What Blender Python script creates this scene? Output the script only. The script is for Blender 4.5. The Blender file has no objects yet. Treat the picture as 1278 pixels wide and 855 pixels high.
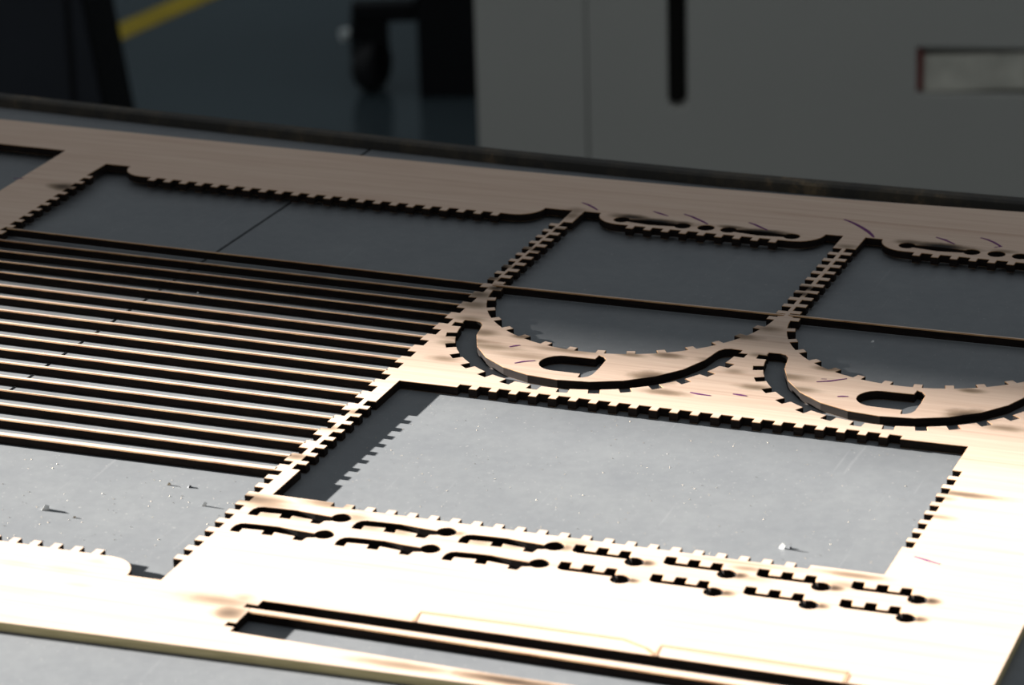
import bpy, bmesh, math, random
from mathutils import Matrix, Vector
random.seed(7)
scene = bpy.context.scene
COL = scene.collection
U = 0.0075            # one finger-joint pitch of the cut pattern, in metres
T = 0.43              # plywood thickness in pattern units
FLOOR_Z = -0.863

# ------------------------------------------------------------------ camera
YAW, PITCH, ROLL = math.radians(21.55847), math.radians(69.29103), math.radians(-1.62316)
CAM = Vector((0.423312, -1.027825, 0.437497))
cd = bpy.data.cameras.new('camera')
cam = bpy.data.objects.new('camera', cd); COL.objects.link(cam)
cam.matrix_world = Matrix.Translation(CAM) @ Matrix.Rotation(YAW, 4, 'Z') @ Matrix.Rotation(PITCH, 4, 'X') @ Matrix.Rotation(ROLL, 4, 'Z')
cd.sensor_fit = 'HORIZONTAL'; cd.sensor_width = 36.0; cd.lens = 118.237
cd.clip_start = 0.05; cd.clip_end = 60
cd.dof.use_dof = True; cd.dof.focus_distance = 1.215; cd.dof.aperture_fstop = 20.0
scene.camera = cam

# ------------------------------------------------------------------ light
w = bpy.data.worlds.new('world'); scene.world = w; w.use_nodes = True
w.node_tree.nodes['Background'].inputs[0].default_value = (0.90, 0.96, 1.0, 1)
w.node_tree.nodes['Background'].inputs[1].default_value = 0.272
sl = bpy.data.lights.new('sun', 'SUN'); sl.energy = 41.0; sl.angle = math.radians(0.62); sl.color = (1.0, 0.955, 0.89)
sun = bpy.data.objects.new('sun', sl); COL.objects.link(sun)
SUN_DIR = Vector((2.08, -0.13, -0.43)).normalized()
sun.rotation_euler = SUN_DIR.to_track_quat('-Z', 'Y').to_euler()
sun.location = (-3, 0, 2)
vs = scene.view_settings
vs.view_transform = 'Standard'; vs.look = 'None'; vs.gamma = 1.0; vs.use_curve_mapping = False
vs.exposure = 0.0

# ------------------------------------------------------------------ helpers
def tag(o, label=None, cat=None, group=None, kind=None):
    if label: o['label'] = label
    if cat: o['category'] = cat
    if group: o['group'] = group
    if kind: o['kind'] = kind
    return o

def empty(name, loc=(0, 0, 0), rz=0.0):
    e = bpy.data.objects.new(name, None); COL.objects.link(e)
    e.location = loc; e.rotation_euler = (0, 0, rz); e.empty_display_size = 0.02
    return e

def link(name, me, mats, parent=None):
    o = bpy.data.objects.new(name, me); COL.objects.link(o)
    for m in (mats if isinstance(mats, (list, tuple)) else [mats]): me.materials.append(m)
    if parent: o.parent = parent
    return o

def bm_obj(name, bm, mats, parent=None, smooth=False):
    me = bpy.data.meshes.new(name)
    bmesh.ops.recalc_face_normals(bm, faces=bm.faces[:])
    if smooth:
        for f in bm.faces: f.smooth = True
    bm.to_mesh(me); bm.free()
    return link(name, me, mats, parent)

def add_box(bm, x0, x1, y0, y1, z0, z1, bev=0.0):
    vs_ = [bm.verts.new(p) for p in ((x0, y0, z0), (x1, y0, z0), (x1, y1, z0), (x0, y1, z0), (x0, y0, z1), (x1, y0, z1), (x1, y1, z1), (x0, y1, z1))]
    fs = [bm.faces.new([vs_[i] for i in q]) for q in ((3, 2, 1, 0), (4, 5, 6, 7), (0, 1, 5, 4), (1, 2, 6, 5), (2, 3, 7, 6), (3, 0, 4, 7))]
    if bev:
        es = {e for f in fs for e in f.edges}
        bmesh.ops.bevel(bm, geom=list(es), offset=bev, segments=2, affect='EDGES', profile=0.5)
    return fs

def box_obj(name, x0, x1, y0, y1, z0, z1, mat, parent=None, bev=0.0):
    bm = bmesh.new(); add_box(bm, x0, x1, y0, y1, z0, z1, bev)
    return bm_obj(name, bm, mat, parent)

def tube_bm(bm, p0, p1, r, n=20):
    p0, p1 = Vector(p0), Vector(p1); d = (p1 - p0)
    m = Matrix.Translation((p0 + p1) / 2) @ d.to_track_quat('Z', 'Y').to_matrix().to_4x4()
    bmesh.ops.create_cone(bm, cap_ends=True, segments=n, radius1=r, radius2=r, depth=d.length, matrix=m)

# ------------------------------------------------------------------ materials
def mat(name, rough=0.6, spec=0.3, metal=0.0):
    m = bpy.data.materials.new(name); m.use_nodes = True
    nt = m.node_tree; b = nt.nodes['Principled BSDF']
    b.inputs['Roughness'].default_value = rough; b.inputs['Metallic'].default_value = metal
    b.inputs['Specular IOR Level'].default_value = spec
    return m, nt, b

def noise(nt, vec, scale, detail=4, rough=0.55):
    n = nt.nodes.new('ShaderNodeTexNoise'); n.inputs['Scale'].default_value = scale
    n.inputs['Detail'].default_value = detail; n.inputs['Roughness'].default_value = rough
    nt.links.new(vec, n.inputs['Vector']); return n.outputs['Fac']

def coords(nt, scale=(1, 1, 1)):
    t = nt.nodes.new('ShaderNodeTexCoord'); mp = nt.nodes.new('ShaderNodeMapping')
    mp.inputs['Scale'].default_value = scale
    nt.links.new(t.outputs['Object'], mp.inputs['Vector']); return mp.outputs['Vector']

def ramp(nt, fac, stops):
    r = nt.nodes.new('ShaderNodeValToRGB'); e = r.color_ramp.elements
    while len(e) < len(stops): e.new(0.5)
    for q, (p, c) in zip(e, stops): q.position = p; q.color = (*c, 1)
    nt.links.new(fac, r.inputs['Fac']); return r.outputs['Color']

def mix(nt, fac, a, b, mode='MIX'):
    n = nt.nodes.new('ShaderNodeMix'); n.data_type = 'RGBA'; n.blend_type = mode
    for sock, v in ((n.inputs[0], fac), (n.inputs[6], a), (n.inputs[7], b)):
        if isinstance(v, (int, float)): sock.default_value = v
        elif isinstance(v, tuple): sock.default_value = (*v, 1)
        else: nt.links.new(v, sock)
    return n.outputs[2]

def math_n(nt, op, a, b):
    n = nt.nodes.new('ShaderNodeMath'); n.operation = op
    for s, v in ((n.inputs[0], a), (n.inputs[1], b)):
        if isinstance(v, (int, float)): s.default_value = v
        else: nt.links.new(v, s)
    return n.outputs[0]

def bump(nt, b, h, strength, dist):
    n = nt.nodes.new('ShaderNodeBump'); n.inputs['Strength'].default_value = strength; n.inputs['Distance'].default_value = dist
    nt.links.new(h, n.inputs['Height']); nt.links.new(n.outputs['Normal'], b.inputs['Normal'])

# smoke stains left by the laser: (x, y, half length along the grain, half width, strength)
SOOT = [(-4.3, -15.0, 1.9, 0.55, .62), (-3.3, -15.4, 1.2, 0.5, .35), (-0.8, -14.55, 1.4, 0.4, .45), (0.9, -15.5, 0.9, 0.5, .30),
        (-2.9, -16.35, 0.8, .4, .22), (-1.4, -16.25, 0.9, .35, .28), (2.0, -16.3, .8, .35, .3), (3.4, -16.3, .7, .35, .32),
        (7.0, -16.3, 0.7, .35, .3), (8.5, -16.25, 0.7, .35, .28), (10.9, -15.2, .9, .5, .22),
        (14.45, -16.2, 0.42, .3, .8), (18.5, -16.2, .42, .3, .8), (18.6, -15.45, .8, .3, .4), (18.9, -16.3, 1.0, .3, .25), (22.55, -16.2, .45, .32, .8), (22.9, -15.8, .9, .4, .3), (26.6, -16.2, .42, .3, .8), (10.62, -15.75, .42, .35, .5), (5.8, -15.75, .42, .3, .4),
        (14.42, -18.02, .4, .28, .75), (18.47, -18.02, .4, .28, .75), (22.5, -18.02, .4, .28, .75), (26.55, -18.02, .4, .28, .75),
        (18.2, -15.0, 3.2, .25, .25), (23.0, -14.75, 1.6, .3, .5),
        (25.2, -5.25, 1.9, .32, .62), (24.7, -7.9, 0.9, .25, .35), (24.6, -5.9, .6, .3, .3),
        (8.0, 4.0, 1.25, 0.75, .72), (23.3, 3.6, 1.1, .8, .85), (5.9, 6.55, .8, .3, .45), (7.6, 7.0, 0.8, .35, .55), (22.6, 6.75, .7, .3, .5),
        (0.0, 7.35, 0.75, .35, .6), (15.55, 7.55, .8, .35, .6), (-2.1, 7.3, .9, .5, .45), (-2.3, 6.1, 1.5, .4, .4), (-1.0, 5.6, 1.9, .45, .35),
        (13.9, 6.0, 1.3, .45, .4), (15.0, 4.6, 1.0, .4, .4), (2.6, 6.2, 1.9, .35, .35), (1.1, 4.9, 1.6, .5, .25),
        (9.0, 2.35, 1.2, .4, .5), (12.9, 4.2, .9, .4, .45), (11.3, 5.9, .6, .35, .3), (11.9, 8.3, .6, .3, .4), (9.9, 7.0, .8, .3, .35), (25.2, 2.7, 1.1, .4, .4),
        (10.2, 10.5, 1.0, .4, .45), (11.2, 11.9, .8, .5, .35), (-4.3, 12.4, .7, .5, .55), (-4.0, 10.9, .8, .5, .4), (-3.5, 9.0, .9, .4, .35), (-3.1, 5.5, .8, .4, .35), (-2.6, 3.4, .9, .4, .35),
        (-4.0, -4.3, .5, .35, .4), (-4.4, -6.4, .7, .35, .45), (-4.4, -10.0, .7, .4, .55),
        (0.6, 26.0, 1.9, .42, 1.0), (-.9, 26.3, 1.1, .42, .9), (2.0, 26.1, .7, .3, .7), (6.6, 25.95, 1.7, .36, 1.0), (4.8, 26.2, .8, .3, .7),
        (16.3, 26.35, 1.7, .5, 1.0), (14.6, 26.5, .9, .4, .6), (22.2, 26.3, 1.4, .45, .9), (19.6, 26.5, .7, .3, .4),
        (-33.55, 21.9, .9, .55, .75), (-4.1, 25.6, .5, .7, .35), (-4.2, 26.4, .6, .6, .3),
        (11.3, 18.1, .8, .35, .97), (11.3, 17.2, .7, .3, .75), (11.5, 24.9, .7, .4, .35), (-3.85, 19.7, .5, .3, .7), (-4.7, 16.8, .45, .3, .9), (-4.6, 14.9, .5, .3, .7), (-4.6, 19.8, .45, .3, .6),
        (-3.8, 13.55, .5, .35, .85), (-3.9, 23.3, .6, .3, .4),
        (-0.15, -25.95, .75, .6, .62), (-1.0, -25.0, 1.9, .5, .38), (-.2, -24.5, .5, .5, .25),
        (8.6, -28.25, 2.6, .35, .45), (13.0, -28.2, 2.8, .4, .8), (16.5, -28.3, 2.0, .4, .6),
        (-11.0, -24.3, 1.1, .3, .10), (-8.5, -24.2, .9, .3, .10), (-7.3, -25.4, .8, .2, .12), (-7.7, -23.0, .5, .25, .14)]
PALE, MID, DEEP = (.74, .57, .455), (.66, .48, .375), (.52, .335, .245)

def sooted(nt, v, col):
    nz = noise(nt, v, .9, 4, .65)
    wob = math_n(nt, 'ADD', math_n(nt, 'MULTIPLY', nz, .9), .55)
    acc = None
    for (x, y, rx, ry, s) in SOOT:
        x, y, _ = on_sheet(x, y + warp_dy(x))
        sub = nt.nodes.new('ShaderNodeVectorMath'); sub.operation = 'SUBTRACT'; sub.inputs[1].default_value = (x, y, 0); nt.links.new(v, sub.inputs[0])
        mul = nt.nodes.new('ShaderNodeVectorMath'); mul.operation = 'MULTIPLY'; mul.inputs[1].default_value = (1 / rx, 1 / ry, 0); nt.links.new(sub.outputs[0], mul.inputs[0])
        ln = nt.nodes.new('ShaderNodeVectorMath'); ln.operation = 'LENGTH'; nt.links.new(mul.outputs[0], ln.inputs[0])
        mr = nt.nodes.new('ShaderNodeMapRange'); mr.interpolation_type = 'SMOOTHSTEP'
        mr.inputs['From Min'].default_value = 0.05; mr.inputs['From Max'].default_value = 1.45
        mr.inputs['To Min'].default_value = s; mr.inputs['To Max'].default_value = 0
        nt.links.new(math_n(nt, 'MULTIPLY', ln.outputs['Value'], wob), mr.inputs['Value'])
        acc = mr.outputs[0] if acc is None else math_n(nt, 'MAXIMUM', acc, mr.outputs[0])
    stain = ramp(nt, acc, [(0, (1, 1, 1)), (.35, (.47, .45, .40)), (.7, (.17, .15, .125)), (.95, (.015, .013, .012))])
    return mix(nt, 1.0, col, stain, 'MULTIPLY')

def wood_material(name, soot):
    m, nt, b = mat(name, 0.62, 0.25)
    v = coords(nt, (1 / U, 1 / U, 1 / U))
    st = nt.nodes.new('ShaderNodeMapping'); st.inputs['Scale'].default_value = (.07, 1.0, .4); nt.links.new(v, st.inputs['Vector'])
    g = noise(nt, st.outputs['Vector'], 1.6, 6, .62)
    c1 = ramp(nt, g, [(.30, PALE), (.52, (.70, .525, .415)), (.72, MID)])
    st2 = nt.nodes.new('ShaderNodeMapping'); st2.inputs['Scale'].default_value = (.035, 1.7, .4); st2.inputs['Location'].default_value = (3.1, 7.7, 0); nt.links.new(v, st2.inputs['Vector'])
    g2 = noise(nt, st2.outputs['Vector'], 1.0, 3, .5)
    line = ramp(nt, g2, [(.60, (0, 0, 0)), (.70, (1, 1, 1))])
    c2 = mix(nt, math_n(nt, 'MULTIPLY', line, .5), c1, DEEP)
    st3 = nt.nodes.new('ShaderNodeMapping'); st3.inputs['Scale'].default_value = (.12, 7, 1); nt.links.new(v, st3.inputs['Vector'])
    g3 = noise(nt, st3.outputs['Vector'], 1.0, 3, .6)
    c3 = mix(nt, .42, c2, ramp(nt, g3, [(.36, (.80, .72, .66)), (.6, (1, 1, 1))]), 'MULTIPLY')
    if soot: c3 = sooted(nt, v, c3)
    nt.links.new(c3, b.inputs['Base Color'])
    bump(nt, b, g3, .12, .0002)
    return m

def warp_dy(x):
    return 0.36 * (min(max(-x - 12, 0), 34) / 22) ** 1.4
def sstep(t):
    t = min(max(t, 0), 1); return t * t * (3 - 2 * t)
def lift(x, y):
    """the sheet is slightly warped: it rises off the plate towards its back and left edges"""
    return .17 * sstep((y - 2) / 22) ** 1.3 + .13 * sstep((-x - 8) / 28) * sstep((y - 15) / 9)
CX, CY, CZ = 56.44, -137.04, 58.33
def on_sheet(x, y, z=0.0):
    """measured flat position -> position on the warped sheet"""
    l = lift(x, y); return (x + (CX - x) * l / CZ, y + (CY - y) * l / CZ, z + l)
def W(p):
    return (p[0], p[1] + warp_dy(p[0]))

M = {}
M['wood'] = wood_material('plywood_face', True)
M['wood_plain'] = wood_material('plywood_slat_face', False)
m, nt, b = mat('scorched_rim', .7, .2)
v = coords(nt, (1 / U,) * 3); c = sooted(nt, v, ramp(nt, noise(nt, v, .8, 3), [(.3, (.24, .10, .035)), (.7, (.48, .29, .14))])); nt.links.new(c, b.inputs['Base Color']); M['rim'] = m
m, nt, b = mat('charred_cut', .8, .15)
c = ramp(nt, noise(nt, coords(nt, (1 / U, 1 / U, 8 / U)), 1.2, 4), [(.3, (.0045, .003, .0025)), (.7, (.017, .0105, .008))]); nt.links.new(c, b.inputs['Base Color']); M['char'] = m
m, nt, b = mat('sawn_ply_edge', .8, .2)
c = ramp(nt, noise(nt, coords(nt, (.5 / U, .5 / U, 9 / U)), 1.0, 3), [(.35, (.44, .37, .19)), (.65, (.58, .49, .27))]); nt.links.new(c, b.inputs['Base Color']); M['edge'] = m
m, nt, b = mat('purple_ink', .6, .3); b.inputs['Base Color'].default_value = (.13, .018, .13, 1); M['ink'] = m
m, nt, b = mat('scored_line', .8, .2); b.inputs['Base Color'].default_value = (.46, .285, .18, 1); M['score'] = m

# steel bed
m, nt, b = mat('steel_bed', .48, .45)
v = coords(nt)
n1 = noise(nt, v, 34, 5, .6); n2 = noise(nt, v, 240, 4, .6); n3 = noise(nt, v, 900, 2, .5)
c = ramp(nt, n1, [(.32, (.164, .174, .187)), (.72, (.188, .198, .209))])
c = mix(nt, .35, c, ramp(nt, n2, [(.35, (.86, .86, .87)), (.65, (1.08, 1.08, 1.07))]), 'MULTIPLY')
c = mix(nt, math_n(nt, 'MULTIPLY', ramp(nt, n3, [(.70, (0, 0, 0)), (.74, (1, 1, 1))]), .35), c, (.55, .53, .5))
sc = nt.nodes.new('ShaderNodeMapping'); sc.inputs['Rotation'].default_value = (0, 0, .9); sc.inputs['Scale'].default_value = (400, 18, 1); nt.links.new(v, sc.inputs['Vector'])
scr = ramp(nt, noise(nt, sc.outputs['Vector'], 1, 2), [(.69, (0, 0, 0)), (.75, (1, 1, 1))])
c = mix(nt, math_n(nt, 'MULTIPLY', scr, .10), c, (.42, .42, .43))
nt.links.new(c, b.inputs['Base Color']); bump(nt, b, n2, .08, .0003); M['steel'] = m
m, nt, b = mat('rusty_rail', .6, .4)
c = ramp(nt, noise(nt, coords(nt), 40, 5, .7), [(.45, (.030, .027, .023)), (.60, (.06, .048, .034)), (.74, (.22, .15, .08))]); nt.links.new(c, b.inputs['Base Color']); M['rail'] = m
m, nt, b = mat('dark_frame', .7, .3); b.inputs['Base Color'].default_value = (.02, .02, .022, 1); M['frame'] = m

def plain(name, col, rough=.6, spec=.3, metal=0.0, var=.12, sc=6):
    m, nt, b = mat(name, rough, spec, metal)
    k = tuple(min(1, x * (1 + var)) for x in col); d = tuple(x * (1 - var) for x in col)
    c = ramp(nt, noise(nt, coords(nt), sc, 4), [(.3, d), (.7, k)]); nt.links.new(c, b.inputs['Base Color'])
    return m
M['floor'] = plain('painted_floor', (.055, .075, .085), .17, .5, 0, .1, 2.5)
M['tape'] = plain('yellow_tape', (.50, .36, .006), .5, .4, 0, .15, 20)
M['cab'] = plain('grey_enamel', (.40, .395, .365), .45, .35, 0, .03, 4)
M['cab_dark'] = plain('slot_dark', (.012, .011, .009), .8)
M['label'] = plain('dirty_white', (.52, .50, .43), .6, .3, 0, .25, 30)
M['red'] = plain('dark_red', (.16, .035, .03), .6)
M['black'] = plain('black_metal', (.006, .006, .008), .5, .3)
M['bin'] = plain('dark_navy', (.018, .021, .028), .6, .3)
M['bin_edge'] = plain('black_trim', (.005, .005, .006), .7, .2)
M['tyre'] = plain('grey_rubber', (.022, .022, .024), .5)
M['chrome'] = plain('bright_metal', (.80, .86, .85), .35, .5)
M['reflect_grey'] = plain('reflect_wall_grey', (.34, .40, .43), .8)  # tone chosen for what the glossy floor mirrors
M['wall'] = plain('plaster', (.45, .45, .44), .8)
M['white_chip'] = plain('pale_splinter', (.80, .80, .78), .5, .5, 0, .05, 400)
M['tan_chip'] = plain('tan_splinter', (.62, .50, .36), .6, .3, 0, .1, 400)
M['dark_chip'] = plain('charred_crumb', (.04, .045, .06), .6)

# ------------------------------------------------------------------ room
F = Vector((-math.sin(YAW), math.cos(YAW), 0)); R = Vector((math.cos(YAW), math.sin(YAW), 0))
GND = Vector((CAM.x, CAM.y, 0))
def bg(r, d, z): return GND + R * r + F * d + Vector((0, 0, z))

o = box_obj('floor', -13, 9, -7, 12, FLOOR_Z - .1, FLOOR_Z, M['floor']); tag(o, 'blue-grey painted workshop floor', kind='structure')
# unseen wall added to block the low sun; its jamb shades the table's back
JX, JY = -10.0, 0.667
o = box_obj('sun_block_wall', JX - .2, JX, JY, 8.99, FLOOR_Z, 4.6, M['wall']); tag(o, 'pale unseen wall added to keep the sun off the back of the table', kind='structure')
o = box_obj('sun_block_wall', JX - .2, JX, -7, -3.6, FLOOR_Z, 4.6, M['wall']); tag(o, 'pale unseen wall added to keep the sun off the back of the table', kind='structure')

o = box_obj('reflect_wall', JX - .2, 9, 9.0, 9.2, FLOOR_Z, 4.6, M['reflect_grey']); tag(o, 'unseen far wall added for the glossy floor to reflect', kind='structure')  # out of view, added to set the brightness of the floor's reflection

# ------------------------------------------------------------------ cutting table
table = empty('cutting_table', (0, 0, FLOOR_Z))
tag(table, 'dark-framed cutting table topped with grey steel plates under the plywood sheet', 'table')
def tpart(name, x0, x1, y0, y1, z0, z1, mt, bev=0.0):
    return box_obj(name, x0, x1, y0, y1, z0 - FLOOR_Z, z1 - FLOOR_Z, mt, table, bev)
def poly_prism(name, pts, z0, z1, mt, parent, off=0.0):
    bm = bmesh.new()
    lo = [bm.verts.new((x * U, y * U, z0 * U - off)) for x, y in pts]; hi = [bm.verts.new((x * U, y * U, z1 * U - off)) for x, y in pts]
    bm.faces.new(hi); bm.faces.new(lo[::-1]); n = len(pts)
    for i in range(n): bm.faces.new((lo[i], lo[(i + 1) % n], hi[(i + 1) % n], hi[i]))
    return bm_obj(name, bm, mt, parent)
def seam(y): return -20.06 - (34.9 - y) * (1.45 / 40.3)
RAIL = [(-66, 38.1), (-45.5, 36.45), (-27.6, 35.30), (-10.9, 34.30), (1.75, 33.92), (19, 34.05), (46, 34.5)]
ya, yb = -46, 34.0
back_l = [p for p in RAIL if p[0] < -22]; back_r = [p for p in RAIL if p[0] > -18]
ys = 34.85
poly_prism('bed_plate', [(-66, ya), (seam(ya) - .1, ya), (seam(ys) - .1, ys)] + [(x, y) for x, y in back_l[::-1]], -T - .7, -T, M['steel'], table, FLOOR_Z)
poly_prism('bed_plate', [(seam(ya) + .1, ya), (46, ya)] + [(x, y) for x, y in back_r[::-1]] + [(seam(ys) + .1, ys)], -T - .7, -T, M['steel'], table, FLOOR_Z)
bm = bmesh.new()   # raised back rail
prev = None
for x, y in RAIL:
    ring = [bm.verts.new((x * U, (y + dy) * U, z * U - FLOOR_Z)) for dy, z in ((.02, -T - .9), (.02, .10), (.14, .24), (.62, .30), (.80, .2), (.80, -T - .9))]
    if prev:
        for i in range(6): bm.faces.new((prev[i], prev[(i + 1) % 6], ring[(i + 1) % 6], ring[i]))
    else: bm.faces.new(ring)
    prev = ring
bm.faces.new(prev[::-1])
tag(bm_obj('rail', bm, M['rail'], table), 'dark rusty steel rail along the back edge')
tpart('under_frame', -66 * U, 46 * U, ya * U, 33.6 * U, -.075, (-T - .72) * U, M['frame'])
for lx in (-64, 42):
    for ly in (-44, 29):
        tpart('leg', lx * U, lx * U + .05, ly * U, ly * U + .05, FLOOR_Z, -.075, M['frame'])

# ------------------------------------------------------------------ cut pattern (pattern units, pitch = 1)
def arc(cx, cy, r, a0, a1, n):
    return [(cx + r * math.cos(math.radians(a0 + (a1 - a0) * i / n)), cy + r * math.sin(math.radians(a0 + (a1 - a0) * i / n))) for i in range(n + 1)]

def hole_big():
    right = [(-4.40, 26.45), (-4.34, 24.14)]
    for k in range(10):
        l = 23.73 - 1.006 * k; right += [(-4.37, l + .40), (-4.78, l + .40), (-4.78, l), (-4.37, l)]
    for j in range(17):
        l, u = 13.53 - 1.607 * j, 13.53 - 1.607 * j + .90
        if j == 0: u = 14.12
        if j == 16: l, u = -11.76, -11.0
        right += [(-4.28, u), (-4.75, u), (-4.75, l), (-4.28, l)]
    for k in range(10):
        u = -12.25 - 1.008 * k; right += [(-4.27, u), (-4.74, u), (-4.74, u - .48), (-4.27, u - .48)]
    right += [(-4.27, -23.9)]
    bot = arc(-7.35, -23.9, 1.53, 0, 90, 8)
    for k in range(23):
        e = -7.90 - 1.0 * k; bot += [(e, -22.38), (e, -21.88), (e - .42, -21.88), (e - .42, -22.38)]
    bot += arc(-30.17, -23.9, 1.53, 90, 180, 8)
    left = [(-37.52 - x, y) for x, y in right][::-1]
    top = arc(-30.07, 26.45, 1.5, 180, 270, 8)
    for i in range(-1, 21):
        x = -28.46 + i; top += [(x, 24.97), (x, 24.47), (x + .44, 24.47), (x + .44, 24.97)]
    top += arc(-7.45, 26.45, 1.5, 270, 360, 8)
    return right + bot + left + top

def hole_d(dx=0, dy=0, ll=23.31, lp=1.02, rl=23.47, rp=1.03):
    c = 3.595
    top = [(-3.69, 26.52)] + arc(-1.2, 26.5, 1.56, 180, 270, 8)
    for i in range(9):
        x = -.65 + i * 1.0; top += [(x, 24.94), (x, 24.47), (x + .41, 24.47), (x + .41, 24.94)]
    top += arc(2 * c + 1.2, 26.5, 1.56, 270, 360, 8)
    def side(l0, pitch):
        p = [(2 * c + 3.69, 26.52), (2 * c + 3.69, 24.5), (11.37, 24.5)]
        for k in range(10):
            l = l0 - pitch * k; u = l + .42
            p += [(11.37, u), (10.88, u), (10.88, l), (11.37, l)]
        return p + [(11.37, 13.9)]
    right = side(rl, rp)
    low = []
    for k in range(8):
        a = 357.4 - 11.65 * k; low.append(a)
    for k in range(8):
        a = 264.18 - 11.65 * k; low.append(a)
    d = []
    prev = 360
    for a in low:
        d += arc(c, 13.8, 7.5, prev, a + 1.7, 2)
        d += arc(c, 13.8, 7.09, a + 1.75, a - 1.75, 1)
        prev = a - 1.7
    d += arc(c, 13.8, 7.5, prev, 180, 2)
    left = [(2 * c - x, y) for x, y in side(ll, lp)][::-1]
    pts = top + right + d + left
    # drop the doubled first corner
    return [(x + dx, y + dy) for x, y in pts[1:]]

def hole_crescent(dx=0, dy=0):
    c, cy = 3.61, 8.5
    capl = [(-3.55, 8.30), (-3.62, 8.40), (-3.62, 8.72), (-3.05, 8.74), (-2.76, 8.63), (-2.57, 8.35), (-2.48, 7.95), (-2.43, 7.6)]
    inner = [(c + 6.13 * math.cos(math.radians(a)), cy + 6.13 * math.sin(math.radians(a))) for a in range(195, 346, 15)]
    capr = [(2 * c - x, y) for x, y in capl][::-1]
    outer = []; prev = 358.4
    angs = [270 + 5.75 + 11.55 * k for k in range(8)][::-1] + [270 - 5.75 - 11.55 * k for k in range(8)]
    for a in angs:
        if a + 2.1 < 358.4: outer += arc(c, cy, 7.12, prev, a + 2.1, 2)
        outer += arc(c, cy, 7.62, a + 2.0, a - 2.0, 1)
        prev = a - 2.1
    if prev > 181.7: outer += arc(c, cy, 7.12, prev, 181.7, 1)
    return [(x + dx, y + dy) for x, y in capl + inner + capr + outer]

def hole_grip(dx=0, dy=0):
    p = arc(2.97, 4.48, 1.0, 90, 270, 10) + [(4.40, 3.47), (4.45, 2.98), (4.64, 3.02), (4.86, 3.22), (4.97, 3.55), (4.99, 4.5), (4.95, 5.55), (4.72, 5.88), (4.45, 6.02), (4.43, 5.52)]
    return [(x + dx, y + dy) for x, y in p]

def hole_dumbbell(xa, xb, y=25.73, dx=0, dy=0):
    p = arc(xa, y, .44, 25, 330, 12) + [((xa + xb) / 2, y - .42)] + arc(xb, y - .05, .44, 210, 515, 12) + [((xa + xb) / 2 + .5, y + .20), ((xa + xb) / 2 - .6, y + .24)]
    return [(x + dx, y_ + dy) for x, y_ in p]

def hole_window():
    top = [(-3.55, .08), (-.58, .08)]
    top += [(-.58, .46)]
    for i in range(21): top += [(i, .46), (i, .03), (i + .42, .03), (i + .42, .46)]
    top += [(21, .46), (21, .06), (24.12, .1)]
    right = [(24.13, -2.78), (24.56, -2.78)]
    for k in range(8):
        u = -3.386 - k; right += [(24.56, u), (24.13, u), (24.13, u - .41), (24.56, u - .41)]
    right += [(24.56, -11.386), (24.13, -11.386), (24.14, -14.3)]
    bot = [(21.0, -14.3), (21.0, -14.72)]
    for i in range(20, -1, -1): bot += [(i + .39, -14.72), (i + .39, -14.3), (i - .03, -14.3), (i - .03, -14.72)]
    bot += [(-.6, -14.72), (-.6, -14.3), (-3.56, -14.3)]
    left = [(-3.55, -11.386), (-3.97, -11.386)]
    for k in range(7, -1, -1):
        u = -3.386 - k; left += [(-3.97, u - .41), (-3.55, u - .41), (-3.55, u), (-3.97, u)]
    left += [(-3.97, -2.78), (-3.55, -2.78)]
    return top + right + bot + left

def hole_long_hook(x0, y0):
    p = [(.05, 0), (0, .35), (.03, .62), (.14, .82), (.36, .93), (1.05, .99), (1.95, 1.03), (2.8, .93), (3.66, .86)] + arc(4.1, .87, .44, 180, -120, 16) + \
        [(3.62, .40), (3.5, .36), (3.43, -.02), (3.02, -.02), (2.98, .34), (1.93, .46), (1.99, .1), (1.5, .08), (1.45, .49), (.45, .40), (.47, 0)]
    return [(x + x0, y + y0) for x, y in p]

def hole_short_hook(x0, y0):
    p = [(0, 0), (.46, .03), (.55, -.5), (1.06, -.49), (1.03, .0), (1.49, .03), (1.56, -.5), (2.06, -.5), (2.05, -.02), (2.48, .01), (2.55, -.5), (2.66, -.56)] + \
        arc(2.93, -.93, .42, 112, -205, 14) + [(2.45, -.76), (.35, -.79), (.15, -.73), (.05, -.6)]
    return [(x + x0, y + y0) for x, y in p]

HOLES = [hole_big(), hole_d(), hole_d(15.79, .1, 23.50, 1.03), hole_crescent(), hole_crescent(15.8, .07), hole_grip(), hole_grip(15.8, .03), hole_window()]
for dx, dy in ((0, 0), (15.8, .25)):
    HOLES += [hole_dumbbell(-1.28, 2.2, dx=dx, dy=dy), hole_dumbbell(4.77, 8.3, dx=dx, dy=dy), [(x + dx, y + dy) for x, y in arc(3.5, 25.74, .46, 0, 340, 17)]]
for i in range(3):
    HOLES += [hole_long_hook(-3.73 + 4.91 * i, -16.62), hole_long_hook(-3.73 + 4.91 * i, -18.46)]
for i in range(4):
    HOLES += [hole_short_hook(11.0 + 4.04 * i, -15.3), hole_short_hook(11.0 + 4.04 * i, -17.12)]
HOLES.append([(-44, 4.0), (-36.65, 4.0), (-36.65, 28.0), (-44, 28.0)])
HOLES.append([(.68, -24.45), (.68, -24.93), (.19, -24.93), (.19, -25.26), (.55, -25.26), (.55, -26.73), (.19, -26.73), (.19, -27.08), (.64, -27.08), (.64, -27.5), (12, -27.8), (29.2, -27.85), (29.2, -24.35)])
HOLES = [[W(p) for p in h] for h in HOLES]
OUTER = [(-48, -31.2), (-8.7, -29.58), (2.55, -29.15), (30.85, -28.2), (30.76, -22.7), (30.67, -17.4), (30.5, 33.55), (19.1, 33.10), (10, 32.55), (.4, 32.25), (-11, 32.2), (-26.3, 32.5), (-43.5, 32.98), (-48, 33.15)]

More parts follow.
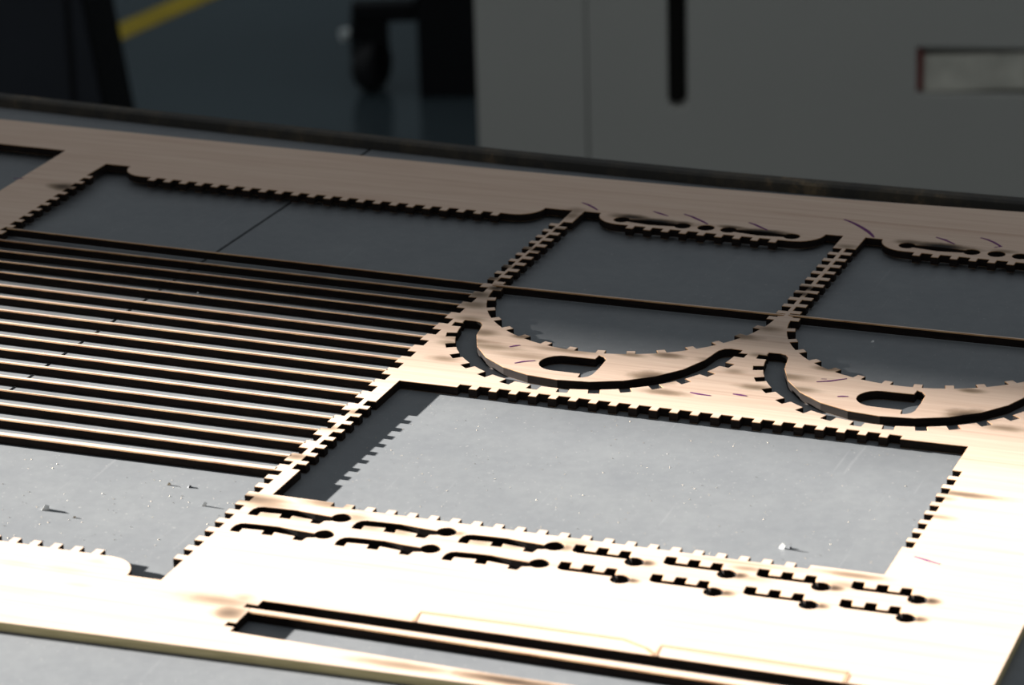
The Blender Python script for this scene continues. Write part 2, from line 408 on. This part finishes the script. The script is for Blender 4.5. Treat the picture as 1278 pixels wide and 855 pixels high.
sheet = empty('plywood_sheet', (0, 0, -T * U + .0001))
tag(sheet, 'large pale plywood sheet with laser-cut openings and toothed edges lying on steel plates', 'plywood')

def cut_panel(name, loops, parent, bev=.022):
    cu = bpy.data.curves.new(name, 'CURVE'); cu.dimensions = '2D'; cu.fill_mode = 'BOTH'
    for lp in loops:
        s = cu.splines.new('POLY'); s.points.add(len(lp) - 1); s.use_cyclic_u = True
        for q, (x, y) in zip(s.points, lp): q.co = (x * U, y * U, 0, 1)
    cu.extrude = (T / 2 - bev) * U; cu.bevel_depth = bev * U; cu.bevel_resolution = 0; cu.offset = -bev * U
    tmp = bpy.data.objects.new('tmp', cu); COL.objects.link(tmp)
    dg = bpy.context.evaluated_depsgraph_get(); dg.update()
    me = bpy.data.meshes.new_from_object(tmp.evaluated_get(dg))
    bpy.data.objects.remove(tmp); bpy.data.curves.remove(cu)
    me.transform(Matrix.Translation((0, 0, T / 2 * U)))
    me.materials.clear(); me.name = name
    return link(name, me, [M['wood'], M['rim'], M['char'], M['edge']], parent)

body = cut_panel('sheet_panel', [OUTER] + HOLES, sheet)
me = body.data
bm = bmesh.new(); bm.from_mesh(me)
for i in range(-47, 31, 3): bmesh.ops.bisect_plane(bm, geom=bm.verts[:] + bm.edges[:] + bm.faces[:], plane_co=(i * U, 0, 0), plane_no=(1, 0, 0), dist=1e-7)
for i in range(-8, 33, 2): bmesh.ops.bisect_plane(bm, geom=bm.verts[:] + bm.edges[:] + bm.faces[:], plane_co=(0, (i + .27) * U, 0), plane_no=(0, 1, 0), dist=1e-7)
bm.to_mesh(me); bm.free()
flat = [c for p in me.polygons for c in (p.center.copy() / U,)]
for v_ in me.vertices:
    q = on_sheet(v_.co.x / U, v_.co.y / U, v_.co.z / U); v_.co = Vector(q) * U
me.update()
x0, x1, y0, y1 = -47.8, 30.4, -28.0, 32.0
for p in me.polygons:
    p.use_smooth = False
    n, c = p.normal, flat[p.index]
    outer_edge = c.y < -27.97 or c.y > 31.9 or c.x > 30.2 or c.x < -47
    if abs(n.z) > .95: p.material_index = 0
    elif abs(n.z) > .25: p.material_index = 0 if outer_edge else 1
    else: p.material_index = 3 if outer_edge else 2

# thin slats left standing between the removed strips
def slat(xa, ya_, xb, yb_, wd, soot=False, wd2=None):
    wd2 = wd2 or wd; bv = min(.05, wd * .3)
    bm = bmesh.new(); rings = []
    n = 10
    for i in range(n + 1):
        t = i / n; x = xa + (xb - xa) * t; y = ya_ + (yb_ - ya_) * t; ww = wd + (wd2 - wd) * t
        jit = .012 * math.sin(7 * t + ya_)
        y += jit
        rings.append([bm.verts.new(Vector(on_sheet(x, yy, zz)) * U) for yy, zz in ((y, 0), (y, T - bv), (y - bv, T), (y - ww + bv, T), (y - ww, T - bv), (y - ww, 0))])
    for a, b_ in zip(rings, rings[1:]):
        for i in range(6):
            f = bm.faces.new((a[i], a[(i + 1) % 6], b_[(i + 1) % 6], b_[i])); f.material_index = (2, 1, 0, 1, 2, 2)[i]
    bm.faces.new(rings[0]).material_index = 2; bm.faces.new(rings[-1][::-1]).material_index = 2
    return bm_obj('slat', bm, [M['wood_plain'], M['rim'], M['char']], sheet)
LEFT_Y = [(-33.49, 14.95), (-32.48, 13.1), (-31.62, 11.55), (-30.77, 10.0), (-29.93, 8.45), (-28.92, 6.74), (-28.03, 5.15), (-27.05, 3.39), (-26.15, 1.77), (-25.21, .08), (-24.29, -1.57), (-23.39, -3.19), (-22.48, -4.85), (-21.49, -6.55), (-20.65, -8.11), (-19.71, -9.80), (-18.83, -11.38)]
WID = [.14, .17, .17, .14, .13, .22, .23, .23, .24, .23, .25, .22, .26, .17, .27, .27, .38]
for k, (lx, ly) in enumerate(LEFT_Y):
    yr = 14.08 - 1.593 * k if k < 16 else -11.36
    xr = -4.72
    s = (ly - yr) / (lx - xr); xl = -33.0
    slat(xl, yr + s * (xl - xr), xr + .06, yr, WID[k])
slat(-4.2, 14.10, 11.42, 14.16, .20)
slat(11.55, 14.22, 27.2, 14.28, .20)
slat(.50, -25.22, 29.25, -25.32, .40, wd2=.60)

# hand-drawn purple marks and scored outlines: very thin raised ribbons on the face
def ribbon(name, pts, wd, mt, taper=True, h=.012):
    bm = bmesh.new(); n = len(pts); prev = None
    for i, (x, y) in enumerate(pts):
        a = pts[max(i - 1, 0)]; b_ = pts[min(i + 1, n - 1)]
        d = Vector((b_[0] - a[0], b_[1] - a[1])).normalized(); t = i / (n - 1)
        ww = wd * (.35 + .65 * math.sin(math.pi * min(max(t * .92 + .04, 0), 1)) ** .7 if taper else 1) / 2
        nx, ny = -d.y * ww, d.x * ww
        y += warp_dy(x)
        r = [bm.verts.new(Vector(on_sheet(x + sx * nx, y + sx * ny, T + hz)) * U) for sx, hz in ((-1, -.004), (-1, h), (1, h), (1, -.004))]
        if prev:
            for q in range(4): bm.faces.new((prev[q], prev[(q + 1) % 4], r[(q + 1) % 4], r[q]))
        else: bm.faces.new(r)
        prev = r
    bm.faces.new(prev[::-1])
    return bm_obj(name, bm, mt, sheet)
PENS = [([(-4.34, 27.86), (-3.9, 27.62), (-3.45, 27.25), (-3.08, 26.88)], .16), ([(-.08, 27.54), (.4, 27.28), (.93, 27.01)], .16),
        ([(1.67, 27.57), (2.2, 27.28), (2.62, 26.96), (3.1, 26.6), (3.42, 26.3)], .17), ([(5.45, 27.19), (5.85, 26.98), (6.3, 26.62), (6.78, 26.28)], .17),
        ([(10.21, 29.15), (10.8, 28.75), (11.4, 28.2), (11.95, 27.6), (12.3, 27.1), (12.5, 26.75)], .22), ([(15.64, 27.7), (16.2, 27.4), (16.84, 26.9)], .18),
        ([(17.90, 28.29), (18.3, 28.1), (18.75, 27.75), (19.26, 27.2), (18.95, 26.95)], .16),
        ([(-.14, 5.83), (.05, 6.03), (.28, 6.19)], .14), ([(.89, 3.83), (1.2, 4.15), (1.73, 4.44)], .14),
        ([(10.16, 2.68), (10.59, 2.60), (11.21, 2.56)], .17), ([(12.14, 3.09), (12.5, 3.06), (12.84, 3.02)], .18),
        ([(15.44, 5.74), (16.0, 6.0), (16.69, 6.55)], .13), ([(15.54, 6.15), (15.80, 6.22)], .07), ([(16.89, 4.21), (17.1, 4.30), (17.38, 4.36)], .15),
        ([(24.84, -12.20), (25.4, -12.40), (26.04, -12.62)], .15), ([(-37.0, 22.4), (-36.4, 22.5)], .1)]
for p, wd in PENS: ribbon('pen_mark', p, wd, M['ink'])
SCORES = [[(7.33, -24.42), (7.26, -23.5), (11.2, -23.42), (15.9, -23.38), (17.0, -23.85), (17.5, -24.3)], [(17.58, -24.38), (17.52, -23.45), (21, -23.45), (25.16, -23.5)], [(25.2, -23.62), (25.24, -24.3)]]
for p in SCORES: ribbon('score_line', p, .19, M['score'], taper=False)

# ------------------------------------------------------------------ splinters on the plate
PZ = -T * U
def chip(name, x, y, length, height, ang, mt, label, lean=.5):
    bm = bmesh.new()
    L, H = length * U * .85, height * U * .7
    base = [(-L / 2, -L * .22, 0), (L / 2, -L * .16, 0), (L * .42, L * .2, 0), (-L * .4, L * .18, 0)]
    top = [(-L * .30 + H * lean, -L * .10, H), (L * .22 + H * lean, -L * .05, H * .7), (L * .2 + H * lean, L * .1, H * .62), (-L * .22 + H * lean, L * .08, H * .92)]
    v = [bm.verts.new(p) for p in base + top]
    for q in ((3, 2, 1, 0), (4, 5, 6, 7), (0, 1, 5, 4), (1, 2, 6, 5), (2, 3, 7, 6), (3, 0, 4, 7)): bm.faces.new([v[i] for i in q])
    o = bm_obj(name, bm, mt); o.location = (x * U, y * U, PZ); o.rotation_euler = (0, 0, ang)
    return tag(o, label, 'splinter', 'loose splinters on the steel plates')
chip('splinter', -12.95, -17.95, .42, .36, .5, M['white_chip'], 'tall white splinter with a long shadow on the lit plate beside the slats')
chip('splinter', 19.08, -12.1, .30, .36, -.3, M['white_chip'], 'bright white splinter on the plate inside the large rectangular opening')
chip('splinter', 19.42, -12.02, .18, .12, .8, M['dark_chip'], 'dark crumb touching the white splinter in the large rectangular opening')
chip('splinter', -8.95, -13.8, .20, .18, .2, M['tan_chip'], 'tiny tan splinter just in front of the lowest slat')
chip('splinter', -7.95, -13.75, .24, .14, 1.1, M['dark_chip'], 'small dark crumb just in front of the lowest slat')
chip('splinter', -6.4, -15.45, .24, .30, .2, M['white_chip'], 'small white splinter near the toothed bar on the lit plate')
chip('splinter', -18.86, 9.45, .16, .14, .2, M['white_chip'], 'tiny white fleck on the plate between two shaded slats')
chip('splinter', 16.25, 12.75, .2, .16, .5, M['white_chip'], 'small white fleck on the shaded plate in a semicircular opening')
chip('splinter', -11.3, -18.35, .18, .12, .4, M['tan_chip'], 'tiny tan crumb beside the tall white splinter')

# fine sawdust nobody could count
bm = bmesh.new()
def speck(x, y, s):
    a = random.random() * 6.28
    v = [bm.verts.new(((x + s * math.cos(a + t)) * U, (y + s * math.sin(a + t)) * U, PZ)) for t in (0, 2.1, 4.2)] + [bm.verts.new((x * U, y * U, PZ + s * .9 * U))]
    for q in ((0, 1, 3), (1, 2, 3), (2, 0, 3), (2, 1, 0)): bm.faces.new([v[i] for i in q])
for i in range(240):
    speck(random.uniform(-3, 23.8), random.uniform(-13.8, -.4), random.choice((.014, .018, .018, .028)))
for i in range(110):
    speck(random.uniform(-18, -5.2), random.uniform(-21.5, -12.3), random.choice((.015, .02, .025, .035)))
for i in range(70):
    speck(random.uniform(-3, 22), random.uniform(7.5, 24), .015)
for i in range(60):
    speck(random.uniform(-24, -5.5), random.uniform(-10, 7), .025)
tag(bm_obj('sawdust', bm, M['tan_chip']), 'fine pale sawdust specks scattered over the steel plates', 'sawdust', kind='stuff')

# ------------------------------------------------------------------ background machines, built square to the room beyond
def bgroot(name, r, d):
    p = bg(r, d, FLOOR_Z); return empty(name, p, YAW)

# grey cabinet; local x = right, y = away from the table, z up from the floor
CD = 3.0
cab = bgroot('machine_cabinet', 0, CD); tag(cab, 'grey enamel machine cabinet with a dark vertical slot behind the table', 'cabinet')
zl = lambda z: z - FLOOR_Z
def bgpanel(name, loops, depth, parent, mt, bev=.002):
    cu = bpy.data.curves.new(name, 'CURVE'); cu.dimensions = '2D'; cu.fill_mode = 'BOTH'
    for lp in loops:
        s = cu.splines.new('POLY'); s.points.add(len(lp) - 1); s.use_cyclic_u = True
        for q, (x, y) in zip(s.points, lp): q.co = (x, y, 0, 1)
    cu.extrude = depth / 2 - bev; cu.bevel_depth = bev; cu.bevel_resolution = 1; cu.offset = -bev
    tmp = bpy.data.objects.new('tmp', cu); COL.objects.link(tmp)
    dg = bpy.context.evaluated_depsgraph_get(); dg.update()
    me = bpy.data.meshes.new_from_object(tmp.evaluated_get(dg))
    bpy.data.objects.remove(tmp); bpy.data.curves.remove(cu)
    me.transform(Matrix.Translation((0, depth / 2, 0)) @ Matrix.Rotation(math.pi / 2, 4, 'X'))
    me.materials.clear(); me.name = name
    return link(name, me, mt, parent)
box_obj('body', -.026, .90, .024, .55, .03, 1.25, M['cab'], cab)
box_obj('plinth', -.01, .88, .045, .53, 0, .03, M['black'], cab)
bgpanel('side_panel', [[(-.026, .031), (.0763, .031), (.0763, 1.249), (-.026, 1.249)]], .022, cab, M['cab'])
slot = [(.1515, 1.10), (.1515, .407)] + [(.1605 + .009 * math.cos(math.radians(a)), .403 + .009 * math.sin(math.radians(a))) for a in range(180, 361, 20)] + [(.1695, 1.10)]
rec = [(.382, .402), (.60, .392), (.60, .436), (.382, .446)]
bgpanel('front_panel', [[(.0767, .031), (.90, .031), (.90, 1.249), (.0767, 1.249)], slot, rec], .022, cab, M['cab'])
box_obj('slot_back', .148, .174, .0225, .0238, .38, 1.12, M['cab_dark'], cab)
hb = bmesh.new(); add_box(hb, .3885, .598, .004, .0225, .401, .437, .003); hdl = bm_obj('recessed_handle', hb, M['label'], cab)
box_obj('handle_end', .3825, .388, .003, .0225, .404, .444, M['red'], hdl)

# black cart on a swivel castor
cart = bgroot('equipment_cart', -.184, 4.435); tag(cart, 'black equipment cart on a swivel castor standing on the blue floor', 'cart')
box_obj('body', .068, .50, -.05, .40, .0, .55, M['black'], cart, .004)
box_obj('base_bar', -.022, .068, -.012, .020, .097, .124, M['black'], cart, .004)
bm = bmesh.new()
def wheel(bm, c, r, wd, n=28):
    c = Vector(c); ax = Vector((math.cos(.5), -math.sin(.5), 0))
    prof = [(-wd / 2, r * .55), (-wd / 2, r * .90), (-wd * .33, r), (wd * .33, r), (wd / 2, r * .9), (wd / 2, r * .55)]
    side = Vector((-ax.y, ax.x, 0)); rings = []
    for i in range(n):
        a = 2 * math.pi * i / n
        rings.append([bm.verts.new(c + ax * h + (side * math.cos(a) + Vector((0, 0, 1)) * math.sin(a)) * rr) for h, rr in prof])
    for i in range(n):
        A, B = rings[i], rings[(i + 1) % n]
        for q in range(5): bm.faces.new((A[q], A[q + 1], B[q + 1], B[q]))
    bm.faces.new([q[0] for q in rings]); bm.faces.new([q[-1] for q in rings][::-1])
wheel(bm, (.003, 0, .036), .036, .028)
WB = bm
bm = bmesh.new(); add_box(bm, -.024, -.018, -.018, .014, .03, .092); add_box(bm, .022, .028, -.014, .018, .03, .092); add_box(bm, -.024, .028, -.018, .018, .088, .097)
add_box(bm, -.017, .021, -.012, .014, .070, .088); fork = bm_obj('castor_fork', bm, M['black'], cart)
bm_obj('wheel', WB, M['tyre'], fork, True)
bm = bmesh.new(); tube_bm(bm, (-.036, -.012, .082), (-.022, -.006, .082), .0085, 18)
tag(bm_obj('brake_knob', bm, M['chrome'], fork), 'bright metal brake knob')

# dark tapered machine housing at the left
mb = bgroot('machine_housing', -.40, 3.4); tag(mb, 'dark navy machine housing with a black side beside the yellow floor line', 'machine')
def taper(bm, xb0, xb1, xt0, xt1, y0, y1, z0, z1):
    v = [bm.verts.new(p) for p in ((xb0, y0, z0), (xb1, y0, z0), (xb1, y1, z0), (xb0, y1, z0), (xt0, y0, z1), (xt1, y0, z1), (xt1, y1, z1), (xt0, y1, z1))]
    for q in ((3, 2, 1, 0), (4, 5, 6, 7), (0, 1, 5, 4), (1, 2, 6, 5), (2, 3, 7, 6), (3, 0, 4, 7)): bm.faces.new([v[i] for i in q])
bm = bmesh.new(); taper(bm, -.70, .012, -.70, -.080, 0, .20, .0, .75)
bm_obj('casing', bm, M['bin'], mb)
bm = bmesh.new(); taper(bm, .0121, .016, -.0799, -.076, .004, .20, .0, .75); tag(bm_obj('side_panel', bm, M['bin_edge'], mb), 'black side panel')
bm = bmesh.new(); taper(bm, -.056, -.050, -.056, -.050, -.002, -.0001, .0, .75); bm_obj('seam_strip', bm, M['bin_edge'], mb)

# yellow floor line
tp = bgroot('floor_tape', -.5625, 4.769); tag(tp, 'yellow tape line stuck on the blue floor', 'tape')
bm = bmesh.new()
d = (Vector((.094, .174))).normalized(); nrm = Vector((-d.y, d.x)) * .027
v0 = [(-d * .9 - nrm), (d * 1.2 - nrm), (d * 1.2 + nrm), (-d * .9 + nrm)]
lo = [bm.verts.new((p.x, p.y, 0)) for p in v0]; hi = [bm.verts.new((p.x, p.y, .0006)) for p in v0]
bm.faces.new(hi); bm.faces.new(lo[::-1])
for i in range(4): bm.faces.new((lo[i], lo[(i + 1) % 4], hi[(i + 1) % 4], hi[i]))
bm_obj('tape_strip', bm, M['tape'], tp)
